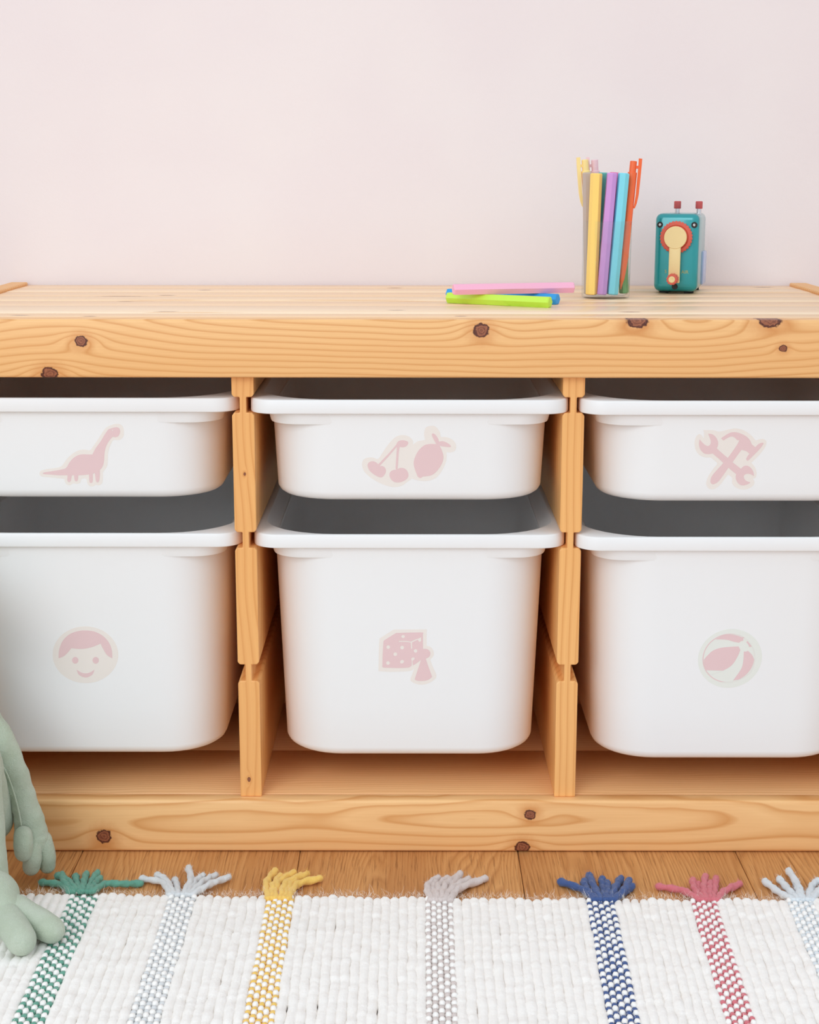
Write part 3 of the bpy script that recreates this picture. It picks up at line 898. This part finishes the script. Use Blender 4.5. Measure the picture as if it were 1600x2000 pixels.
# ------------------------------------------------------------------ rug
RZ = 0.0085
rug = empty('rug', (0, -.35, 0))
tag(rug, 'cream ribbed wool rug with coloured woven stripes and yarn tassels on the oak floor', 'rug')
RUGP = Vector((0, -.35, 0))
M_wool = wool('cream_wool', (252, 249, 245), 0.025)
M_woolw = wool('white_wool_stitch', (253, 251, 248), 0.02)
STR = [('green', -.3070, -.2810, (108, 168, 148)), ('grey', -.2170, -.1920, (226, 229, 231)), ('yellow', -.1278, -.1030, (252, 210, 112)),
       ('taupe', .0160, .0408, (222, 210, 206)), ('navy', .1615, .1868, (72, 96, 150)), ('red', .2555, .2788, (222, 124, 134)), ('icy', .3425, .3665, (228, 235, 240))]
SHEAR = {'navy': .028, 'red': .040, 'icy': .030, 'taupe': .015}


def back_edge(x):
    return -.1085 - .006 * math.sin(max(-1, min(1, (x + .1) / .35)) * 1.2) + .0015 * math.sin(x * 90)


def shear(x):       # stripes run slightly askew on the right half
    return max(0.0, min(.042, .030 * (x + .02) / .22)) if x > -.02 else 0.0


RL = 0.47


def rib_mesh(seed, wd):
    rnd = random.Random(seed); n = 200; k = 10; L = []
    for i in range(n + 1):
        s = i / n * RL
        f = min(1, (i + .35) / 3.0) ** .5
        bulge = 1 + .16 * noise.noise(Vector((s * 110, seed * 3.7, 0))) + .10 * noise.noise(Vector((s * 330, seed * 1.7, 5)))
        sw = .0016 * noise.noise(Vector((s * 38, seed * 9.1, 2)))
        up_ = .0009 * noise.noise(Vector((s * 60, seed * 5.3, 8)))
        r = wd * .60 * bulge * f
        ring = []
        for a in range(k):
            t = 2 * PI * a / k
            d3 = noise.noise_vector(Vector((math.cos(t) * .9 + seed * 7, s * 330, math.sin(t) * .9))) * .0005 + noise.noise_vector(Vector((math.cos(t) * 2 + seed * 3, s * 900, math.sin(t) * 2))) * .00035
            ring.append((sw + r * math.cos(t) + d3.x, -s + d3.y * f, d3.z * f + max(.0004, .0046 * f + (.0046 * f) * math.sin(t) * bulge * (1.0 if math.sin(t) > 0 else .95) + up_ + .0005 + (1 - f) * .002)))
        L.append(ring)
    me = to_mesh(loft(L), 'wool_rib')
    me.materials.append(M_wool)
    for p in me.polygons: p.use_smooth = True
    return me


WD = 0.0079
ribs = [rib_mesh(i + 1, WD) for i in range(12)]
spans = []
xs = -.540
for nm, a, b, c in STR:
    spans.append((xs, a)); xs = b
spans.append((xs, .540))
for a, b in spans:
    n = max(1, round((b - a) / WD)); step = (b - a) / n
    for i in range(n):
        x = a + (i + .5) * step
        o = link('wool_rib', random.choice(ribs), None, rug, loc=(x, back_edge(x) + random.uniform(-.0018, .0018) + .35, 0))
        o.rotation_euler = (0, 0, -shear(x)); o.scale = (step / WD, 1, 1)


def blob(bm, c, rx, ry, rz, mi):
    vs = []
    top = bm.verts.new((c[0], c[1], c[2] + rz))
    r1 = [bm.verts.new((c[0] + rx * .72 * math.cos(PI / 3 * k), c[1] + ry * .72 * math.sin(PI / 3 * k), c[2] + rz * .7)) for k in range(6)]
    r2 = [bm.verts.new((c[0] + rx * math.cos(PI / 3 * k), c[1] + ry * math.sin(PI / 3 * k), c[2] - rz * .15)) for k in range(6)]
    r3 = [bm.verts.new((c[0] + rx * .6 * math.cos(PI / 3 * k), c[1] + ry * .6 * math.sin(PI / 3 * k), c[2] - rz)) for k in range(6)]
    for k in range(6):
        j = (k + 1) % 6
        for f in ((top, r1[k], r1[j]), (r1[k], r2[k], r2[j], r1[j]), (r2[k], r3[k], r3[j], r2[j])):
            fc = bm.faces.new(f); fc.material_index = mi; fc.smooth = True


wools = {}
for nm, a, b, c in STR:
    wm = wool(nm + '_wool', c, 0.07); wools[nm] = wm
    stripe = empty('stripe', (0, 0, 0)); stripe.parent = rug
    w_ = b - a; xc = (a + b) / 2
    stripe.location = (xc, back_edge(xc) + .35 - .001, 0); stripe.rotation_euler = (0, 0, -shear(xc))
    stripe['label'] = 'woven band of ' + {'icy': 'icy blue', 'grey': 'light grey'}.get(nm, nm) + ' and white stitches'
    bm = bmesh.new(); rnd = random.Random(nm)
    ncol = 5; cw = w_ / ncol; rw = .0122
    for i in range(int(RL / rw)):
        for k in range(ncol):
            white = True
            y = -(i + .5 + (.5 if k % 2 else 0)) * rw; x = -w_ / 2 + (k + .5) * cw
            blob(bm, (x + rnd.uniform(-.0005, .0005), y + rnd.uniform(-.0008, .0008), .0070), cw * .60, rw * .34, .0030 * rnd.uniform(.85, 1.1), 0)
            blob(bm, (x + rnd.uniform(-.0002, .0002), y - rw * .5 + rnd.uniform(-.0006, .0006), .0070), cw * .56, rw * .30, .0020 * rnd.uniform(.85, 1.1), 1)
    me = bpy.data.meshes.new('stitches'); bm.to_mesh(me); bm.free()
    me.materials.append(M_woolw); me.materials.append(wm)
    o = link('stitches', me, None, stripe); o['kind'] = 'stuff'
    link('backing', to_mesh(box_bm(-w_ / 2, w_ / 2, -RL, -.001, .0006, .0062), 'backing'), wm, stripe)

TAS = {
    'green': [[(137, 1742), (120, 1729), (82, 1724)], [(150, 1740), (131, 1719), (113, 1711)], [(162, 1742), (165, 1722), (169, 1708)], [(172, 1742), (180, 1722), (191, 1705)], [(182, 1742), (206, 1727), (240, 1727), (275, 1726)], [(145, 1742), (127, 1725), (121, 1709)], [(157, 1742), (150, 1722), (148, 1712)], [(178, 1742), (186, 1728), (196, 1716)]],
    'grey': [[(333, 1748), (318, 1724), (278, 1717)], [(339, 1746), (325, 1720), (308, 1710)], [(358, 1748), (373, 1718), (369, 1696)], [(365, 1748), (384, 1721), (397, 1711)], [(371, 1748), (398, 1722), (422, 1710)], [(375, 1748), (412, 1727), (447, 1714)], [(348, 1748), (346, 1730), (342, 1720)]],
    'yellow': [[(526, 1755), (521, 1726), (538, 1702)], [(537, 1755), (544, 1725), (574, 1705)], [(549, 1755), (560, 1725), (600, 1708)], [(563, 1755), (581, 1728), (625, 1716)], [(556, 1755), (568, 1728), (588, 1711)], [(532, 1755), (534, 1732), (548, 1712)]],
    'taupe': [[(843, 1758), (836, 1731), (856, 1715)], [(853, 1758), (858, 1731), (874, 1716)], [(862, 1758), (871, 1728), (889, 1715)], [(870, 1758), (885, 1728), (899, 1707)], [(879, 1758), (898, 1735), (948, 1716)], [(868, 1758), (886, 1734), (915, 1718)], [(849, 1758), (847, 1738), (850, 1724)]],
    'navy': [[(1163, 1757), (1138, 1737), (1096, 1722)], [(1166, 1757), (1148, 1739), (1142, 1721)], [(1173, 1757), (1160, 1729), (1151, 1710)], [(1182, 1757), (1179, 1736), (1177, 1717)], [(1193, 1757), (1202, 1735), (1213, 1716)], [(1199, 1757), (1219, 1740), (1229, 1720)], [(1196, 1757), (1216, 1744), (1235, 1731)], [(1187, 1757), (1188, 1738), (1186, 1724)]],
    'red': [[(1368, 1757), (1334, 1739), (1287, 1731)], [(1372, 1757), (1358, 1737), (1354, 1719)], [(1380, 1757), (1376, 1733), (1378, 1711)], [(1394, 1757), (1397, 1734), (1399, 1715)], [(1402, 1757), (1414, 1741), (1445, 1726)], [(1388, 1757), (1386, 1738), (1388, 1724)], [(1376, 1757), (1366, 1738), (1364, 1726)]],
    'icy': [[(1552, 1757), (1525, 1744), (1495, 1721)], [(1559, 1757), (1541, 1737), (1523, 1716)], [(1570, 1757), (1559, 1728), (1541, 1700)], [(1578, 1757), (1586, 1731), (1598, 1719)], [(1586, 1757), (1606, 1734), (1625, 1722)], [(1565, 1757), (1560, 1738), (1556, 1724)], [(1582, 1757), (1598, 1740), (1612, 1732)]]}
for nm, strands in TAS.items():
    x0 = [s for s in STR if s[0] == nm][0]; xc = (x0[1] + x0[2]) / 2
    ta = empty('tassel', (xc, back_edge(xc) + .35, 0)); ta.parent = rug
    ta['label'] = {'icy': 'icy blue', 'grey': 'light grey'}.get(nm, nm) + ' yarn tassel'
    inv = -(Vector((xc, back_edge(xc), 0)))
    for si, s in enumerate(strands):
        rr = random.Random(nm + str(si))
        r = 0.0034 if nm in ('taupe', 'yellow', 'navy') else 0.0031
        zs = [.0085] + [.0042 + .0022 * ((si * 37) % 3) / 2 + .0012 * (k == 1) for k in range(1, len(s))]
        zs[-1] = .0036 + .001 * (si % 2)
        pts = catmull([on_z(p[0], p[1], z) + inv for p, z in zip(s, zs)], 10)
        rad = [r * (1 + .13 * noise.noise(Vector((i * 1.9, si * 3.1, xc * 40)))) * (1.05 if i > len(pts) - 4 else 1) for i in range(len(pts))]
        pts = [p + Vector((noise.noise(Vector((i * .5, si, 1))), noise.noise(Vector((i * .5, si, 7))), 0)) * .0005 for i, p in enumerate(pts)]
        bm = tube_bm(pts, rad, 12)
        bm.verts.ensure_lookup_table()
        for vi, v in enumerate(bm.verts):       # two twisted plies
            rg, k = divmod(vi, 12)
            c = pts[min(max(rg - 3, 0), len(pts) - 1)]
            if 3 <= rg < len(pts) + 3:
                v.co = c + (v.co - c) * (1 + .17 * math.cos(2 * (2 * PI * k / 12) + rg * 1.05) + .16 * noise.noise(v.co * 620 + Vector((si * 3.3, 0, 0))))
        y_ = link('yarn', to_mesh(bm, 'yarn'), wools[nm], ta, True)
# stray wool fibres
def fuzz(name, mat, spots, parent):
    bm = bmesh.new()
    for c, ln in spots:
        p = Vector(c); d = Vector((random.gauss(0, 1), random.gauss(0, 1) + .3, abs(random.gauss(0, .7)) + .15)).normalized(); wv = Vector((d.y, -d.x, .1)).normalized() * .00011
        prev = None
        for k in range(4):
            a, b = bm.verts.new(p - wv * (1 - k * .28)), bm.verts.new(p + wv * (1 - k * .28))
            if prev: bm.faces.new((prev[0], prev[1], b, a))
            prev = (a, b)
            p = p + d * ln / 3; d = (d + Vector((random.gauss(0, .45), random.gauss(0, .45), random.gauss(-.12, .35)))).normalized()
            p.z = max(p.z, .0008)
    me = bpy.data.meshes.new(name); bm.to_mesh(me); bm.free()
    o = link(name, me, mat, parent); o['kind'] = 'stuff'
    return o


M_fuzz = plain('wool_fibre', lin((244, 236, 226)), 0.9)
sp = []
for i in range(3200):
    x = random.uniform(-.42, .42); sp.append(((x, back_edge(x) + .35 + random.uniform(-.004, .002), random.uniform(.002, .009)), random.uniform(.003, .011)))
for i in range(6500):
    x = random.uniform(-.42, .42); sp.append(((x, random.uniform(-.26, -.001) + back_edge(x) + .35, random.uniform(.0075, .0098)), random.uniform(.002, .006)))
fuzz('loose_fibres', M_fuzz, sp, rug)

for ta in [c for c in rug.children if c.name.startswith('tassel')]:
    sp = []
    for y_ in list(ta.children):
        vs = y_.data.vertices
        for k in range(170):
            v = vs[random.randrange(len(vs))].co
            sp.append((tuple(v), random.uniform(.002, .0055)))
    m = bpy.data.materials[y_.data.materials[0].name]
    fuzz('yarn_fluff', m, sp, ta)

# ------------------------------------------------------------------ plush toy at the left edge
plush = empty('plush_toy', (-.43, -.09, 0))
tag(plush, 'sage green plush toy sitting at the left edge with one foot on the rug', 'plush toy')
PO = -Vector((-.43, -.09, 0))


def soft(name, pts, rads, parent=plush, ell=None, n=16, sub=6, wr=0.0, seed=0):
    pp = catmull([Vector(p) for p in pts], sub)
    rr = []
    for i in range(len(pp)):
        f = i / sub; k = min(int(f), len(rads) - 2); t = f - k; t = t * t * (3 - 2 * t)
        rr.append(rads[k] * (1 - t) + rads[k + 1] * t)
    bm = tube_bm([p + PO for p in pp], rr, n, ell)
    if wr:
        bm.normal_update()
        for v in bm.verts:
            v.co += v.normal * wr * (noise.noise(v.co * 70 + Vector((seed, 0, 0))) + .6 * noise.noise(Vector((v.co.x * 60, v.co.y * 60, v.co.z * 210)) + Vector((0, seed, 0))))
    o = link(name, to_mesh(bm, name), M_plush, parent, True)
    m = o.modifiers.new('sub', 'SUBSURF'); m.levels = 1; m.render_levels = 2
    return o


Pp = on_y
# body and head stay outside the frame
soft('torso', [(-.470, -.076, .060), (-.468, -.074, .110), (-.462, -.070, .165), (-.458, -.066, .205)], [.058, .062, .050, .036], wr=.002)
head = soft('head', [(-.505, -.074, .262), (-.465, -.080, .268), (-.427, -.074, .262)], [.046, .052, .046], wr=.001)
for s in (-1, 1):
    e = soft('eye_bump', [(-.465 + s * .030, -.099, .305), (-.465 + s * .030, -.102, .318)], [.017, .016], head)
    pm = link('pupil', to_mesh(lathe_bm([(0, -.003), (.006, -.002), (.0075, 0), (.006, .003), (0, .0045)], 16), 'pupil'), M_black, e, True)
    pm.location = Vector((-.465 + s * .030, -.1165, .318)) + PO; pm.rotation_euler = (PI / 2, 0, 0)
# near arm hanging to the floor
YA = -.062
armp = [Pp(-75, 1330, -.050), Pp(-28, 1405, -.055), Pp(12, 1478, -.060), Pp(42, 1550, YA), Pp(57, 1600, YA), Pp(63, 1640, YA)]
am = soft('arm', armp, [.017, .0150, .0143, .0122, .0134, .0166], wr=.0022, seed=2, ell=.8, sub=8, n=20)
sp_ = catmull([Pp(-4, 1482, -.0755), Pp(14, 1512, -.0760), Pp(27, 1548, -.0755), Pp(37, 1585, -.0755), Pp(42, 1612, -.0760)], 8)
sm = link('seam', to_mesh(tube_bm([p + PO for p in sp_], [.0009] * len(sp_), 8), 'seam'), M_plush, am, True)
soft('finger', [Pp(46, 1632, -.078), Pp(46, 1650, -.080), Pp(47, 1666, -.078)], [.0088, .0092, .0086], am, wr=.0003)
soft('finger', [Pp(64, 1655, -.070), Pp(64, 1675, -.071), Pp(62, 1694, -.069)], [.0086, .0090, .0084], am, wr=.0003)
soft('finger', [Pp(84, 1640, -.060), Pp(92, 1670, -.060), Pp(93, 1691, -.058)], [.0088, .0086, .0080], am, wr=.0003)
# far arm
am2 = soft('arm', [(-.500, -.050, .190), (-.535, -.070, .130), (-.548, -.080, .070), (-.545, -.085, .034)], [.016, .015, .014, .016], wr=.0012, seed=5)
for d in (-.012, .002, .014):
    soft('finger', [(-.545 + d, -.090, .026), (-.545 + d * 1.3, -.093, .012)], [.0085, .0082], am2)
# bent legs: thigh from the hip forward, shin straight down to the rug
for s, X, Yk in ((0, -.3775, -.124), (1, -.500, -.128)):
    lg = soft('leg', [(X - (.012 if not s else -.02), -.062, .060), (X - .010 * (1 - s), -.090, .114), (X - .003, Yk + .004, .142), (X - .001, Yk, .100), (X, Yk - .002, .055), (X + .002, Yk - .004, .028)], [.022, .021, .0195, .0185, .0185, .0185], wr=.0011, seed=9 + s, sub=7, n=20)
    ft = soft('foot', [(X + .000, Yk + .000, .0270), (X + .014, Yk - .030, .0265), (X + .028, Yk - .052, .0235)], [.0180, .0220, .0170], lg, wr=.0010, seed=3)
    soft('toe', [(X + .034, Yk - .044, .0235), (X + .056, Yk - .064, .0225), (X + .074, Yk - .080, .0208)], [.0128, .0128, .0122], ft, wr=.0007)
    soft('toe', [(X + .028, Yk - .054, .0235), (X + .044, Yk - .082, .0225), (X + .054, Yk - .100, .0215)], [.0128, .0136, .0130], ft, wr=.0007)
    soft('toe', [(X + .002, Yk - .046, .0235), (X - .008, Yk - .080, .0225), (X - .012, Yk - .098, .0210)], [.0124, .0130, .0124], ft, wr=.0007)
